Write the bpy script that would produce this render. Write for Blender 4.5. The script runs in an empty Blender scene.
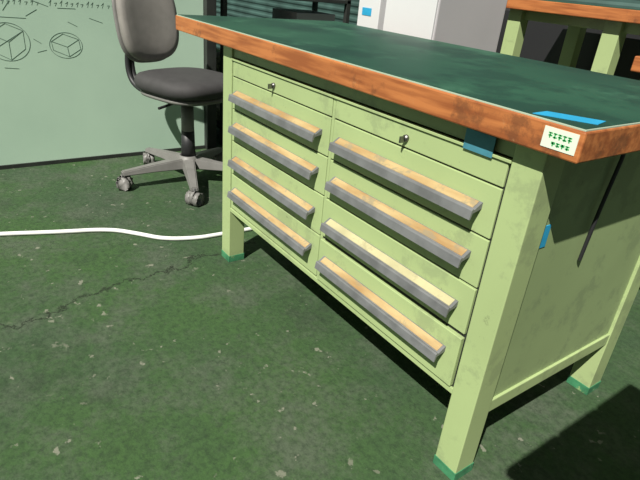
import bpy, bmesh, math, random
from mathutils import Vector, Matrix, noise
random.seed(3)
S=0.9
C=bpy.context.scene.collection
bpy.context.scene.view_settings.view_transform='Standard'

# ---------------- materials ----------------
def mat(name, col, rough=0.5, metal=0.0, var=0.0, scale=8.0, col2=None, bump=0.0, stretch=(1,1,1), spec=0.5, detail=6, wear=None, wear2=None):
    m=bpy.data.materials.new(name); m.use_nodes=True
    nt=m.node_tree; b=nt.nodes['Principled BSDF']
    b.inputs['Roughness'].default_value=rough; b.inputs['Metallic'].default_value=metal
    b.inputs['Specular IOR Level'].default_value=spec
    tc=nt.nodes.new('ShaderNodeTexCoord'); mp=nt.nodes.new('ShaderNodeMapping')
    mp.inputs['Scale'].default_value=stretch
    nt.links.new(tc.outputs['Object'],mp.inputs['Vector'])
    n=nt.nodes.new('ShaderNodeTexNoise'); n.inputs['Scale'].default_value=scale; n.inputs['Detail'].default_value=detail
    nt.links.new(mp.outputs['Vector'],n.inputs['Vector'])
    if col2 is None:
        col2=tuple(max(0,c*(1-var)) for c in col)
    r=nt.nodes.new('ShaderNodeValToRGB')
    r.color_ramp.elements[0].position=0.35; r.color_ramp.elements[0].color=(*col2,1)
    r.color_ramp.elements[1].position=0.62; r.color_ramp.elements[1].color=(*col,1)
    nt.links.new(n.outputs['Fac'],r.inputs['Fac']); out=r.outputs['Color']
    for wr in (wear,wear2):
        if not wr: continue
        n2=nt.nodes.new('ShaderNodeTexNoise'); n2.inputs['Scale'].default_value=wr[1]; n2.inputs['Detail'].default_value=10; n2.inputs['Roughness'].default_value=0.72
        nt.links.new(tc.outputs['Object'],n2.inputs['Vector'])
        r2=nt.nodes.new('ShaderNodeValToRGB'); r2.color_ramp.elements[0].position=wr[2]; r2.color_ramp.elements[1].position=wr[2]+0.07
        r2.color_ramp.elements[0].color=(0,0,0,1); r2.color_ramp.elements[1].color=(wr[3],)*3+(1,)
        nt.links.new(n2.outputs['Fac'],r2.inputs['Fac'])
        x=nt.nodes.new('ShaderNodeMix'); x.data_type='RGBA'; nt.links.new(r2.outputs['Color'],x.inputs['Factor']); nt.links.new(out,x.inputs['A']); x.inputs['B'].default_value=(*wr[0],1)
        out=x.outputs['Result']
    nt.links.new(out,b.inputs['Base Color'])
    if bump>0:
        bp=nt.nodes.new('ShaderNodeBump'); bp.inputs['Strength'].default_value=bump; bp.inputs['Distance'].default_value=0.01
        nt.links.new(n.outputs['Fac'],bp.inputs['Height']); nt.links.new(bp.outputs['Normal'],b.inputs['Normal'])
    return m

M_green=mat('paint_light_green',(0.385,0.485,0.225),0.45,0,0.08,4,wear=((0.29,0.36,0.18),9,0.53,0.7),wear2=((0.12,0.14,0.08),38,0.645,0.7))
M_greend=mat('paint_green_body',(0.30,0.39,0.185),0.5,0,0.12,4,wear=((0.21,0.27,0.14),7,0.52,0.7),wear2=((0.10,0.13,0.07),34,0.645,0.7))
M_foot=mat('paint_foot_green',(0.06,0.25,0.12),0.5,0,0.4,30,wear=((0.36,0.46,0.2),25,0.58,0.8))
M_dark=mat('dark_gap',(0.012,0.015,0.012),0.8)
M_black=mat('black_plastic',(0.02,0.02,0.022),0.5)
M_alu=mat('grey_aluminium',(0.18,0.185,0.19),0.5,0.1,0.3,25)
M_label=mat('label_tan',(0.46,0.34,0.165),0.65,0,0,9,col2=(0.33,0.20,0.08),stretch=(1,5,1),wear=((0.24,0.21,0.14),22,0.54,0.7))
M_labely=mat('label_yellow',(0.48,0.44,0.25),0.65,0,0.2,14,wear=((0.30,0.27,0.16),22,0.56,0.6))
M_chrome=mat('lock_chrome',(0.22,0.22,0.21),0.4,1.0)
M_trim=mat('top_edge_trim',(0.34,0.42,0.32),0.5,0.0)
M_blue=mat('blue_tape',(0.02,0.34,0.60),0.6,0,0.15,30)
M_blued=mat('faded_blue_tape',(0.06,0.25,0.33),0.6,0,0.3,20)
M_white=mat('white_sticker',(0.72,0.78,0.66),0.5)
M_wb2=mat('white_enamel',(0.66,0.66,0.67),0.45,0,0.05,3)
M_gtext=mat('green_print',(0.03,0.38,0.10),0.5)
M_fab=mat('chair_fabric_dark',(0.045,0.043,0.044),0.75,0,0.15,30,bump=0.03)
M_fabb=mat('chair_back_grey',(0.25,0.235,0.215),0.85,0,0.10,30,bump=0.03)
M_cg=mat('chair_plastic_grey',(0.19,0.185,0.175),0.5,0,0.15,20)
M_cord=mat('white_cord',(0.8,0.8,0.78),0.5)
M_wbox=mat('white_box',(0.50,0.485,0.50),0.5,0,0.08,3)
M_wallink=mat('marker_ink',(0.12,0.19,0.15),0.7)
M_teal=mat('teal_corrugated',(0.055,0.115,0.10),0.6,0,0.5,3)
M_steel=mat('dark_steel',(0.05,0.055,0.05),0.5,0.4,0.3,10)
M_paper=mat('paper_stack',(0.4,0.34,0.26),0.8,0,0.6,20,stretch=(1,1,6))
M_woodx=mat('wood_edge',(0.50,0.175,0.052),0.55,0,0,6,col2=(0.29,0.085,0.024),stretch=(1.2,12,14),wear=((0.13,0.045,0.018),9,0.56,0.65),wear2=((0.5,0.27,0.12),30,0.63,0.5))
M_lino=mat('green_linoleum',(0.024,0.095,0.055),0.50,0,0,2.5,col2=(0.012,0.055,0.036),wear=((0.042,0.13,0.08),5,0.54,0.6),wear2=((0.008,0.04,0.028),3,0.52,0.7))

def floor_mat():
    m=bpy.data.materials.new('painted_concrete_floor'); m.use_nodes=True
    nt=m.node_tree; L=nt.links; b=nt.nodes['Principled BSDF']; b.inputs['Roughness'].default_value=0.8
    b.inputs['Specular IOR Level'].default_value=0.2
    tc=nt.nodes.new('ShaderNodeTexCoord')
    def noi(s,d=8,ro=0.6):
        n=nt.nodes.new('ShaderNodeTexNoise'); n.inputs['Scale'].default_value=s; n.inputs['Detail'].default_value=d; n.inputs['Roughness'].default_value=ro
        L.new(tc.outputs['Object'],n.inputs['Vector']); return n
    def ramp(src,p0,c0,p1,c1):
        r=nt.nodes.new('ShaderNodeValToRGB'); r.color_ramp.elements[0].position=p0; r.color_ramp.elements[1].position=p1
        r.color_ramp.elements[0].color=(*c0,1); r.color_ramp.elements[1].color=(*c1,1); L.new(src,r.inputs['Fac']); return r
    def mix(fac,a,bc):
        x=nt.nodes.new('ShaderNodeMix'); x.data_type='RGBA'; L.new(fac,x.inputs['Factor'])
        L.new(a,x.inputs['A'])
        if isinstance(bc,tuple): x.inputs['B'].default_value=(*bc,1)
        else: L.new(bc,x.inputs['B'])
        return x.outputs['Result']
    def mul(a,bb):
        mm=nt.nodes.new('ShaderNodeMath'); mm.operation='MULTIPLY'; L.new(a,mm.inputs[0]); L.new(bb,mm.inputs[1]); return mm.outputs[0]
    base=ramp(noi(1.3).outputs['Fac'],0.38,(0.044,0.080,0.040),0.62,(0.050,0.104,0.034))
    g=ramp(noi(3.4,14,0.8).outputs['Fac'],0.47,(0,0,0),0.60,(0.8,0.8,0.8))
    c=mix(g.outputs['Color'],base.outputs['Color'],(0.088,0.108,0.076))
    st=ramp(noi(2.1,14,0.82).outputs['Fac'],0.54,(0,0,0),0.64,(0.65,0.65,0.65))
    c=mix(st.outputs['Color'],c,(0.030,0.046,0.027))
    fine=ramp(noi(60,6,0.8).outputs['Fac'],0.35,(0.7,0.7,0.7),0.57,(0,0,0))
    c=mix(fine.outputs['Color'],c,(0.022,0.038,0.021))
    sp=ramp(noi(24,4,0.6).outputs['Fac'],0.64,(0,0,0),0.675,(1,1,1))
    spm=ramp(noi(3.1,2,0.5).outputs['Fac'],0.42,(0,0,0),0.52,(0.75,0.75,0.75))
    c=mix(mul(sp.outputs['Color'],spm.outputs['Color']),c,(0.23,0.23,0.18))
    sx=nt.nodes.new('ShaderNodeSeparateXYZ'); L.new(tc.outputs['Object'],sx.inputs[0])
    def crack(amp,scale,kx,ky,off,w,st):
        nn=noi(scale,8,0.7)
        a0=nt.nodes.new('ShaderNodeMath'); a0.operation='MULTIPLY'; L.new(sx.outputs['X'],a0.inputs[0]); a0.inputs[1].default_value=kx
        a=nt.nodes.new('ShaderNodeMath'); a.operation='MULTIPLY_ADD'; L.new(nn.outputs['Fac'],a.inputs[0]); a.inputs[1].default_value=amp; L.new(a0.outputs[0],a.inputs[2])
        a2=nt.nodes.new('ShaderNodeMath'); a2.operation='MULTIPLY_ADD'; L.new(sx.outputs['Y'],a2.inputs[0]); a2.inputs[1].default_value=ky; L.new(a.outputs[0],a2.inputs[2])
        a3=nt.nodes.new('ShaderNodeMath'); a3.operation='ADD'; L.new(a2.outputs[0],a3.inputs[0]); a3.inputs[1].default_value=off-amp/2
        a4=nt.nodes.new('ShaderNodeMath'); a4.operation='ABSOLUTE'; L.new(a3.outputs[0],a4.inputs[0])
        return ramp(a4.outputs[0],w*0.3,(st,)*3,w,(0,0,0)).outputs['Color']
    c=mix(crack(0.30,5,1,0.21,1.37,0.0060,0.95),c,(0.014,0.018,0.012))
    c=mix(crack(0.55,3,1,-0.5,0.55,0.0022,0.5),c,(0.015,0.025,0.015))
    L.new(c,b.inputs['Base Color'])
    bp=nt.nodes.new('ShaderNodeBump'); bp.inputs['Strength'].default_value=0.3; bp.inputs['Distance'].default_value=0.01
    L.new(noi(40,8,0.7).outputs['Fac'],bp.inputs['Height']); L.new(bp.outputs['Normal'],b.inputs['Normal'])
    return m
M_floor=floor_mat()
M_wall=mat('wall_mint_green',(0.52,0.70,0.55),0.55,0,0,1.6,col2=(0.45,0.62,0.49))

# ---------------- helpers (coordinates in units of S metres) ----------------
def empty(name, loc=(0,0,0)):
    e=bpy.data.objects.new(name,None); e.location=Vector(loc)*S; C.objects.link(e); return e
def link(me,name,m,parent=None,smooth=False):
    o=bpy.data.objects.new(name,me); C.objects.link(o)
    if m: me.materials.append(m)
    if smooth:
        for p in me.polygons: p.use_smooth=True
    if parent:
        o.parent=parent; o.matrix_parent_inverse=Matrix.Translation(-parent.location)
    return o
def box(name,x0,x1,y0,y1,z0,z1,m,parent=None,bev=0.002):
    bm=bmesh.new(); bmesh.ops.create_cube(bm,size=1)
    for v in bm.verts:
        v.co=Vector(((x0+x1)/2+v.co.x*(x1-x0),(y0+y1)/2+v.co.y*(y1-y0),(z0+z1)/2+v.co.z*(z1-z0)))*S
    if bev>0: bmesh.ops.bevel(bm,geom=bm.edges[:],offset=bev*S,segments=2,affect='EDGES',profile=0.5)
    me=bpy.data.meshes.new(name); bm.to_mesh(me); bm.free()
    return link(me,name,m,parent)
def poly_extrude_x(name,prof,x0,x1,m,parent=None,smooth=False):
    bm=bmesh.new()
    a=[bm.verts.new(Vector((x0,y,z))*S) for y,z in prof]; b=[bm.verts.new(Vector((x1,y,z))*S) for y,z in prof]
    n=len(prof)
    for i in range(n): bm.faces.new((a[i],a[(i+1)%n],b[(i+1)%n],b[i]))
    bm.faces.new(a[::-1]); bm.faces.new(b)
    bmesh.ops.recalc_face_normals(bm,faces=bm.faces[:])
    me=bpy.data.meshes.new(name); bm.to_mesh(me); bm.free()
    return link(me,name,m,parent,smooth)
def quad(name,pts,m,parent=None,th=0.001):
    bm=bmesh.new(); vs=[bm.verts.new(Vector(p)*S) for p in pts]; f=bm.faces.new(vs)
    me=bpy.data.meshes.new(name); bm.to_mesh(me); bm.free()
    o=link(me,name,m,parent); md=o.modifiers.new('sol','SOLIDIFY'); md.thickness=th*S; md.offset=0
    return o
def cyl(name,p0,p1,r0,r1,m,parent=None,seg=24,smooth=True):
    p0=Vector(p0)*S;p1=Vector(p1)*S; d=p1-p0
    bm=bmesh.new(); bmesh.ops.create_cone(bm,cap_ends=True,segments=seg,radius1=r0*S,radius2=r1*S,depth=d.length)
    q=d.to_track_quat('Z','Y'); bm.transform(Matrix.Translation((p0+p1)/2)@q.to_matrix().to_4x4())
    bmesh.ops.bevel(bm,geom=[e for e in bm.edges if len(e.link_faces)==2 and any(len(f.verts)>4 for f in e.link_faces)],offset=min(r0,r1)*S*0.12,segments=2,affect='EDGES')
    me=bpy.data.meshes.new(name); bm.to_mesh(me); bm.free()
    return link(me,name,m,parent,smooth)
def curve(name,pts,r,m,parent=None,cyclic=False,smooth=True):
    cu=bpy.data.curves.new(name,'CURVE'); cu.dimensions='3D'; cu.bevel_depth=r*S; cu.bevel_resolution=3; cu.use_fill_caps=True
    sp=cu.splines.new('NURBS' if smooth else 'POLY'); sp.points.add(len(pts)-1)
    for i,p in enumerate(pts): sp.points[i].co=(*(Vector(p)*S),1)
    sp.use_cyclic_u=cyclic
    if smooth: sp.order_u=3; sp.use_endpoint_u=not cyclic; sp.resolution_u=8
    o=bpy.data.objects.new(name,cu); C.objects.link(o); cu.materials.append(m)
    if parent: o.parent=parent; o.matrix_parent_inverse=Matrix.Translation(-parent.location)
    return o

# ---------------- floor & walls ----------------
bm=bmesh.new(); 
for x,y in ((-8,-4),(3,-4),(3,3.4),(-8,3.4)): bm.verts.new(Vector((x,y,0))*S)
bm.faces.new(bm.verts[:]); me=bpy.data.meshes.new('floor'); bm.to_mesh(me); bm.free(); link(me,'floor',M_floor)
box('wall_left',-2.99,-2.94,-4,1.30,0.0,2.6,M_wall,bev=0)
box('baseboard_left',-2.94,-2.932,-4,1.30,0.0,0.02,M_steel,bev=0.001)
box('trim_1',-2.94,-2.935,-0.02,0.0,0.03,2.6,M_wall,bev=0.001)
n=40
bm=bmesh.new(); rows=[]
for i in range(n*4+1):
    z=i*2.6/(n*4); k=i%4; y=3.30-(0.008 if k in(1,2) else 0)
    rows.append((bm.verts.new(Vector((-8,y,z))*S),bm.verts.new(Vector((3,y,z))*S)))
for a,b in zip(rows,rows[1:]): bm.faces.new((a[0],a[1],b[1],b[0]))
me=bpy.data.meshes.new('wall_back'); bm.to_mesh(me); bm.free(); link(me,'wall_back',M_teal)
box('wall_far_left',-8.05,-8,1.3,3.4,0,2.6,M_teal,bev=0)
box('wall_partition',-8,-2.99,1.25,1.30,0,2.6,M_wall,bev=0)

dr=empty('wall_marker_drawing',(-2.938,0.4,0.6))
X=-2.9398; R=0.0011
def loop(name,pts): curve(name,[(X,*p) for p in pts],R,M_wallink,dr,True,smooth=False)
def circ(name,cy,cz,ry,rz):
    curve(name,[(X,cy+ry*math.cos(i/20*math.tau),cz+rz*math.sin(i/20*math.tau)) for i in range(20)],R,M_wallink,dr,True)
circ('sketch_circle_1',.332,.605,.092,.085)
circ('sketch_circle_2',.58,.592,.075,.060)
loop('sketch_cube_outline',[(.26,.565),(.26,.64),(.33,.685),(.40,.655),(.40,.575),(.335,.525)])
loop('sketch_box_outline',[(.52,.57),(.515,.61),(.57,.645),(.64,.62),(.645,.575),(.59,.54)])
for i,(a,b) in enumerate([((0.26,0.64),(0.335,0.605)),((0.335,0.605),(0.40,0.655)),((0.335,0.605),(0.335,0.525)),((0.26,0.565),(0.40,0.655)),
    ((0.515,0.61),(0.585,0.585)),((0.585,0.585),(0.64,0.62)),((0.585,0.585),(0.59,0.54)),((0.24,0.715),(0.42,0.71)),
    ((0.24,0.74),(0.30,0.73)),((0.33,0.74),(0.36,0.78)),((0.42,0.72),(0.47,0.75)),((0.45,0.79),(0.52,0.765)),((0.56,0.76),(0.64,0.76)),
    ((0.10,0.60),(0.20,0.66)),((0.10,0.66),(0.2,0.6)),((0.70,0.72),(0.76,0.70)),((0.24,0.44),(0.27,0.48)),((.44,.62),(.47,.60)),((.45,.56),(.49,.57)),((.60,.70),(.64,.68)),((.30,.49),(.36,.485))]):
    curve('sketch_line_%d'%(i+1),[(X,*a),(X,*b)],R,M_wallink,dr,smooth=False)
for i in range(39):
    y=0.18+0.024*(i%13)+random.uniform(0,.006)+(0.34 if i>=26 else 0); z=0.78+0.04*((i//13)%2)
    curve('sketch_text_%d'%(i+1),[(X,y,z),(X,y+0.012,z+0.015*random.random()),(X,y+0.004,z-0.012)],R*0.8,M_wallink,dr,smooth=False)

box('steel_post',-2.96,-2.90,1.302,1.36,0,2.4,M_steel)
rk=empty('storage_shelf',(-3.2,1.7,0))
for i,(x,y) in enumerate(((-3.35,1.42),(-2.98,1.42),(-3.35,2.3),(-2.98,2.3))): box('post_%d'%(i+1),x,x+0.03,y,y+0.03,0,1.5,M_steel,rk)
for i,z in enumerate((0.10,0.38,0.62,0.86,1.1)):
    box('shelf_%d'%(i+1),-3.35,-2.95,1.42,2.33,z,z+0.02,M_steel,rk)
    box('papers_%d'%(i+1),-3.3,-2.98,1.46,1.9,z+0.02,z+0.10+0.03*(i%2),M_paper,rk)
    box('carton_%d'%(i+1),-3.3,-3.0,1.95,2.25,z+0.02,z+0.17,M_wbox,rk)

# ---------------- main workbench ----------------
wb=empty('workbench',(-1.05,1.1,0))
LX0,LX1,LY0,LY1=-1.655,-0.456,0.800,1.425
TZ0,TZ1=0.783,0.832
SX0,SX1,SY0,SY1=-1.982,-0.389,0.768,1.495
box('top_slab',SX0,SX1,SY0,SY1,TZ0,TZ1,M_woodx,wb,bev=0.003)
box('top_trim',SX0+.003,SX1-.003,SY0+.003,SY1-.003,TZ1-0.001,TZ1+0.0025,M_trim,wb,bev=0.001)
box('top_linoleum',SX0+.0055,SX1-.0055,SY0+.0055,SY1-.0055,TZ1,TZ1+0.0035,M_lino,wb,bev=0.0005)
w=0.062
for i,(x,y) in enumerate(((LX0,LY0),(LX1-w,LY0),(LX0,LY1-w),(LX1-w,LY1-w))):
    box('leg_%d'%(i+1),x,x+w,y,y+w,0.0,TZ0,M_green,wb)
    box('foot_%d'%(i+1),x-.0015,x+w+.0015,y-.0015,y+w+.0015,0.0,0.026,M_foot,wb,bev=0.001)
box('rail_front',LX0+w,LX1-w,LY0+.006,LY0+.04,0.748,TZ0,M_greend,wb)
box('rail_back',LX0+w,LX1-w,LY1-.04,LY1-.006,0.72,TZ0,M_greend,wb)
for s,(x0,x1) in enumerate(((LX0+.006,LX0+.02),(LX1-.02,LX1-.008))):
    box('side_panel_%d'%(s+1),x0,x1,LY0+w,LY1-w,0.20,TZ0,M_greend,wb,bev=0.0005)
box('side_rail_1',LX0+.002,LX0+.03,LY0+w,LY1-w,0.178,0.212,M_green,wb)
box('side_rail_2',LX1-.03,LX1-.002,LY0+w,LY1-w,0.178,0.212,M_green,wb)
curve('hanging_cable',[(LX1-.012,1.06,.784),(LX1+.004,1.06,.77),(LX1+.001,1.055,.70),(LX1+.004,1.035,.62),(LX1-.002,1.04,.52)],.004,M_black,wb)  # dark strand added where the side panel only has a shadow
FX0,FX1=LX0+w,LX1-w
FY=0.802
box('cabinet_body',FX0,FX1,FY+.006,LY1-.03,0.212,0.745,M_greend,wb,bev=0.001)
box('cabinet_bottom_lip',FX0,FX1,FY-.001,FY+.02,0.212,0.226,M_green,wb,bev=0.001)
box('cabinet_top_lip',FX0,FX1,FY-.004,FY+.02,0.739,0.745,M_green,wb,bev=0.001)
box('drawer_shadow_gap',FX0+.004,FX1-.004,FY+.0045,FY+.007,0.226,0.739,M_dark,wb,bev=0)
XM=-1.040
box('centre_divider',XM-.005,XM+.005,FY+.001,FY+.02,0.226,0.739,M_green,wb,bev=0.001)
cols=((FX0+.006,XM-.007),(XM+.007,FX1-.006))
seams=[0.690,0.586,0.478,0.360,0.229]
htop=[0.648,0.545,0.429,0.315]
for c,(x0,x1) in enumerate(cols):
    box('lock_strip_%d'%(c+1),x0,x1,FY,FY+.01,seams[0]+.002,0.737,M_green,wb,bev=0.0015)
    xc=(x0+x1)/2-(0.012 if c==0 else 0)
    cyl('lock_%d'%(c+1),(xc,FY+.002,0.712),(xc,FY-.007,0.712),0.008,0.007,M_chrome,wb)
    box('key_%d'%(c+1),xc-.002,xc+.002,FY-.020,FY-.007,0.703,0.717,M_chrome,wb,bev=0.0008)
    for r in range(4):
        off={(1,3):-0.007,(1,2):-0.002}.get((c,r),0)
        y=FY+off; z1=seams[r]-.002; z0=seams[r+1]+.002
        if (c,r)==(1,2): z0+=.006
        box('drawer_front_%d_%d'%(c+1,r+1),x0,x1,y,y+.012,z0,z1,M_green,wb,bev=0.0015)
        t=htop[r]; hx0,hx1=x0+(.028 if c==0 else .026),x1-.032
        prof=[(y+.001,t+.003),(y-.003,t+.002),(y-.020,t-.009),(y-.0245,t-.007),(y-.0275,t-.010),(y-.0305,t-.028),(y-.0275,t-.029),(y-.0235,t-.016),(y+.001,t-.010)]
        poly_extrude_x('handle_%d_%d'%(c+1,r+1),prof,hx0,hx1,M_alu,wb)
        ml=M_labely if (c,r)==(1,2) else M_label
        poly_extrude_x('handle_label_%d_%d'%(c+1,r+1),[(y-.003,t+.0032),(y-.0180,t-.0066),(y-.0180,t-.010),(y-.003,t+.001)],hx0+.007,hx1-.007,ml,wb)
quad('blue_tape_top',[(-.488,.776,TZ1+.0042),(-.403,.822,TZ1+.0042),(-.412,.862,TZ1+.0042),(-.490,.818,TZ1+.0042)],M_blue,wb)
box('sticker',-.455,-.397,SY0-.001,SY0+.001,TZ0+.011,TZ1-.006,M_white,wb,bev=0)
for j in range(2):
    for i in range(5 if j else 4):
        xx=-.446+i*.0082+(0 if j else .008); zz=TZ0+.0155+(0.0115 if j else 0); y0,y1=SY0-.0014,SY0-.001
        hh=.0085 if j else .0065
        box('print_%d_%d_a'%(j,i),xx,xx+.0065,y0,y1,zz+hh-.0018,zz+hh,M_gtext,wb,bev=0)
        box('print_%d_%d_b'%(j,i),xx+.0020,xx+.0042,y0,y1,zz,zz+hh,M_gtext,wb,bev=0)
        box('print_%d_%d_c'%(j,i),xx+.0003,xx+.0068,y0,y1,zz+(.001 if i%2 else .0028),zz+(.0030 if i%2 else .0048),M_gtext,wb,bev=0)
box('blue_tape_side',LX1-.0085,LX1-.0065,.864,.892,.582,.628,M_blue,wb,bev=0)
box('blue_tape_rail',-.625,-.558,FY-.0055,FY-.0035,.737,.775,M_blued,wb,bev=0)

# ---------------- chair ----------------
ch=empty('office_chair',(-2.46,1.0,0))
cx,cy=-2.46,1.0
def sup(a,e): 
    c=math.cos(a);s=math.sin(a); return (math.copysign(abs(c)**(2/e),c),math.copysign(abs(s)**(2/e),s))
def cushion(name,w,d,h,m,M,parent,e=3.2,crown=0.3,bend=0.0):
    bm=bmesh.new(); N=48; rings=[]
    prof=[(0.0,-.5),(0.6,-.5),(0.9,-.46),(0.98,-.3),(1,-.05),(0.985,.15),(0.93,.32),(0.82,.42),(0.6,.47),(0.3,.49)]
    for k,(s,zz) in enumerate(prof[1:]):
        ring=[]
        for i in range(N):
            u,v=sup(i/N*math.tau,e); x=u*s*w/2;y=v*s*d/2
            z=zz*h+bend*(x/(w/2))**2*w
            ring.append(bm.verts.new(M@Vector((x,y,z))))
        rings.append(ring)
    for a,b in zip(rings,rings[1:]):
        for i in range(N): bm.faces.new((a[i],a[(i+1)%N],b[(i+1)%N],b[i]))
    bm.faces.new(rings[0][::-1]); bm.faces.new(rings[-1])
    for v in bm.verts: v.co*=S
    bmesh.ops.recalc_face_normals(bm,faces=bm.faces[:])
    me=bpy.data.meshes.new(name); bm.to_mesh(me); bm.free(); return link(me,name,m,parent,True)
fa=math.radians(18)
F=Vector((math.cos(fa),math.sin(fa),0)); Rr=Vector((-math.sin(fa),math.cos(fa),0)); Z=Vector((0,0,1))
def frame(o,xa,ya,za):
    return Matrix(((xa.x,ya.x,za.x,o.x),(xa.y,ya.y,za.y,o.y),(xa.z,ya.z,za.z,o.z),(0,0,0,1)))
O=Vector((cx,cy,0))
cushion('seat',0.44,0.44,0.085,M_fab,frame(O+Z*0.50+F*0.02,Rr,-F,Z) ,ch)
cushion('seat_shell',0.40,0.40,0.035,M_cg,frame(O+Z*0.45+F*0.02,Rr,-F,Z),ch)
bt=math.radians(10)
Bn=(F*math.cos(bt)+Z*math.sin(bt)); Bu=(Z*math.cos(bt)-F*math.sin(bt))
BO=O-F*0.235-Rr*0.035+Z*0.748
cushion('backrest',0.32,0.37,0.06,M_fabb,frame(BO,Rr,Bu,Bn),ch,e=3,bend=0.08)
cushion('backrest_shell',0.335,0.385,0.03,M_cg,frame(BO-Bn*0.03,Rr,Bu,Bn),ch,e=3,bend=0.08)
for k in (-0.045,-0.02):
    pts=[O+Rr*k+v for v in (F*0.02+Z*0.415,-F*0.14+Z*0.405,-F*0.33+Z*0.41,-F*0.40+Z*0.48,-F*0.385+Z*0.62,-F*0.285+Z*0.78)]
    curve('back_bar_%d'%(1 if k<-.03 else 2),pts,0.013,M_black,ch)
box('mechanism',cx-.08,cx+.08,cy-.06,cy+.06,0.40,0.44,M_black,ch,bev=0.008)
cyl('column_inner',(cx,cy,0.24),(cx,cy,0.41),0.020,0.020,M_chrome,ch)
cyl('column_cover',(cx,cy,0.12),(cx,cy,0.26),0.036,0.032,M_black,ch)
cyl('column_cover_upper',(cx,cy,0.25),(cx,cy,0.38),0.032,0.030,M_cg,ch)
cyl('hub',(cx,cy,0.075),(cx,cy,0.135),0.055,0.045,M_cg,ch)
curve('lever',[(cx,cy,.42),(cx+.10,cy-.12,.42),(cx+.14,cy-.19,.415)],0.006,M_black,ch)
for i,adeg in enumerate((-90,-18,54,126,198)):
    a=math.radians(adeg); D=Vector((math.cos(a),math.sin(a),0)); P=Vector((-D.y,D.x,0))
    bm=bmesh.new(); vs=[]
    for rr,ww,zb,zt in ((0.03,0.035,0.075,0.128),(0.18,0.027,0.075,0.112),(0.335,0.020,0.070,0.092)):
        c=O+D*rr
        vs.append([bm.verts.new((c+P*s*ww+Z*zz)*S) for s,zz in ((-1,zb),(1,zb),(.75,zt),(-.75,zt))])
    for q,r_ in zip(vs,vs[1:]):
        for k in range(4): bm.faces.new((q[k],q[(k+1)%4],r_[(k+1)%4],r_[k]))
    bm.faces.new(vs[0][::-1]); bm.faces.new(vs[-1]); bmesh.ops.recalc_face_normals(bm,faces=bm.faces[:])
    bmesh.ops.bevel(bm,geom=bm.edges[:],offset=.004,segments=2,affect='EDGES')
    me=bpy.data.meshes.new('base_arm_%d'%(i+1)); bm.to_mesh(me); bm.free(); link(me,'base_arm_%d'%(i+1),M_cg,ch)
    e=O+D*0.325; wd=Vector((math.cos(a+0.9),math.sin(a+0.9),0))
    for s in (-1,1):
        c=e+wd*s*0.018+Z*0.032
        cyl('caster_wheel_%d_%d'%(i+1,1 if s<0 else 2),c-wd*0.011,c+wd*0.011,0.032,0.032,M_cg,ch)
    cyl('caster_hood_%d'%(i+1),e-wd*0.006+Z*.038,e+wd*0.006+Z*.038,0.034,0.034,M_cg,ch)
    cyl('caster_stem_%d'%(i+1),e+Z*0.04,e+Z*0.085,0.011,0.011,M_black,ch)

# ---------------- cord ----------------
curve('power_cord',[(-2.30,-.35,.009),(-2.22,-.1,.009),(-2.16,.109,.009),(-2.088,.308,.009),(-2.037,.485,.009),(-1.944,.577,.009),(-1.862,.647,.009),(-1.816,.767,.009),(-1.81,.854,.009),(-1.80,1.05,.009),(-1.82,1.4,.009),(-1.9,1.8,.009)],0.0085,M_cord)

# ---------------- background ----------------
wc=empty('white_storage_cabinet',(-1.65,1.8,0))
box('carcass',-1.79,-1.50,1.60,2.0,0.02,1.02,M_wbox,wc,bev=0.006)
box('door',-1.785,-1.505,1.592,1.60,0.04,1.0,M_wb2,wc,bev=0.002)
box('plinth',-1.78,-1.51,1.62,1.98,0,0.02,M_black,wc,bev=0)
wc2=empty('white_carton',(-1.9,1.7,0))
box('carton_body',-1.97,-1.83,1.60,1.80,0.0,0.95,M_wb2,wc2,bev=0.003)
box('carton_tape',-1.94,-1.88,1.598,1.6,.87,.90,M_blue,wc2,bev=0)

def bench(name,x0,x1,y0,y1,zt,wm,nleg):
    e=empty(name,((x0+x1)/2,(y0+y1)/2,0))
    box('top',x0,x1,y0,y1,zt-.045,zt,M_woodx,e,bev=.003)
    box('top_sheet',x0+.01,x1-.01,y0+.01,y1-.01,zt,zt+.003,M_lino,e,bev=.0005)
    for i,x in enumerate(nleg):
        box('front_leg_%d'%(i+1),x,x+.07,y0+.04,y0+.10,0,zt-.045,M_green,e)
        box('rear_leg_%d'%(i+1),x,x+.07,y1-.10,y1-.04,0,zt-.045,M_green,e)
        box('cross_rail_%d'%(i+1),x+.01,x+.06,y0+.10,y1-.10,0.12,0.17,M_green,e)
    box('long_rail',nleg[0]+.07,nleg[-1],y1-.09,y1-.05,0.12,0.18,M_green,e)
    box('apron',nleg[0]+.07,nleg[-1],y0+.06,y0+.08,zt-.085,zt-.045,M_green,e)
    return e
bench('workbench.001',-1.76,0.35,2.20,2.85,0.994,0,(-1.66,-1.20,0.20))
box('dark_machine_cabinet',-2.4,0.9,2.95,3.2,0,0.93,M_black,bev=0.01)  # black block whose colour stands in for the shade behind the rear bench
st=bench('wooden_top_stool',-.83,-.40,1.78,2.15,.87,0,(-.81,-.50))

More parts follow.
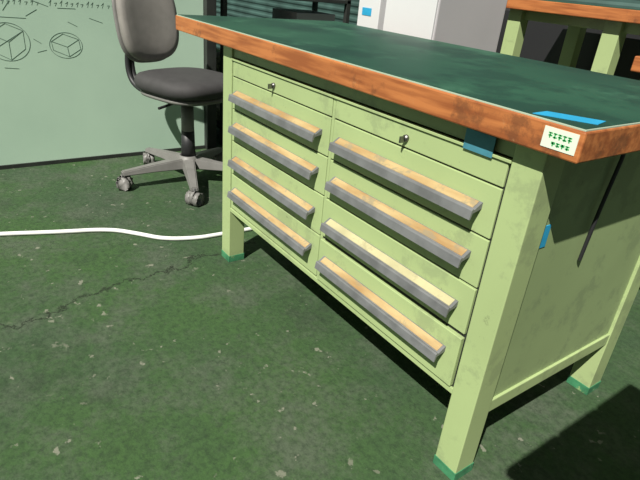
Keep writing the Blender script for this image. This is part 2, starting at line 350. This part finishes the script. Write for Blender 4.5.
# unseen rack added beside the camera to cast shade on the floor at right
ra=empty('steel_rack',(0.35,0.4,0))
for i,(x,y) in enumerate(((0.06,0.10),(0.60,0.10),(0.06,0.60),(0.60,0.60))): box('post_%d'%(i+1),x,x+.03,y,y+.03,0,1.15,M_steel,ra)
for i,(y,d) in enumerate(((0.06,.20),(0.275,.17),(0.46,.19))): box('shelf_slat_%d'%(i+1),0.0,0.65,y,y+d,1.12,1.15,M_steel,ra)  # slats and gaps shaped to break up the cast shadow
box('shelf_low',0.06,0.63,0.10,0.63,0.15,0.17,M_steel,ra)
cyl('brace_1',(.075,.115,.17),(.075,.615,1.1),.012,.012,M_steel,ra)
cyl('brace_2',(.075,.615,.17),(.075,.115,1.1),.012,.012,M_steel,ra)
box('bin_1',0.12,0.58,0.15,0.58,0.17,0.9,M_steel,ra)

# ---------------- light ----------------
sd=bpy.data.lights.new('sun','SUN'); sd.energy=6.7; sd.angle=math.radians(0.5); sd.color=(1,0.965,0.89)
so=bpy.data.objects.new('sun',sd); C.objects.link(so)
so.rotation_euler=Vector((-.47,1,-1.30)).to_track_quat('-Z','Y').to_euler(); so.location=(2,-4,5)
wd=bpy.data.worlds.new('world'); bpy.context.scene.world=wd; wd.use_nodes=True
bg=wd.node_tree.nodes['Background']; bg.inputs[0].default_value=(0.78,0.84,0.92,1); bg.inputs[1].default_value=0.14

# ---------------- camera ----------------
f=528.0; vx=Vector((-425,-305,f)).normalized(); vz=Vector((-105,1060,f)); 
Xc=-vx; Dn=(vz-vz.dot(vx)*vx).normalized(); Zc=-Dn
Yc=Zc.cross(Xc)
if Yc.z<0: Yc=-Yc
right=Vector((Xc.x,Yc.x,Zc.x)); down=Vector((Xc.y,Yc.y,Zc.y)); fwd=Vector((Xc.z,Yc.z,Zc.z))
cd=bpy.data.cameras.new('camera'); cam=bpy.data.objects.new('camera',cd); C.objects.link(cam)
cd.sensor_width=36; cd.lens=f/640*36; cd.clip_start=0.02
u=-down; b=-fwd
cam.matrix_world=Matrix(((right.x,u.x,b.x,0),(right.y,u.y,b.y,0),(right.z,u.z,b.z,S),(0,0,0,1)))
bpy.context.scene.camera=cam
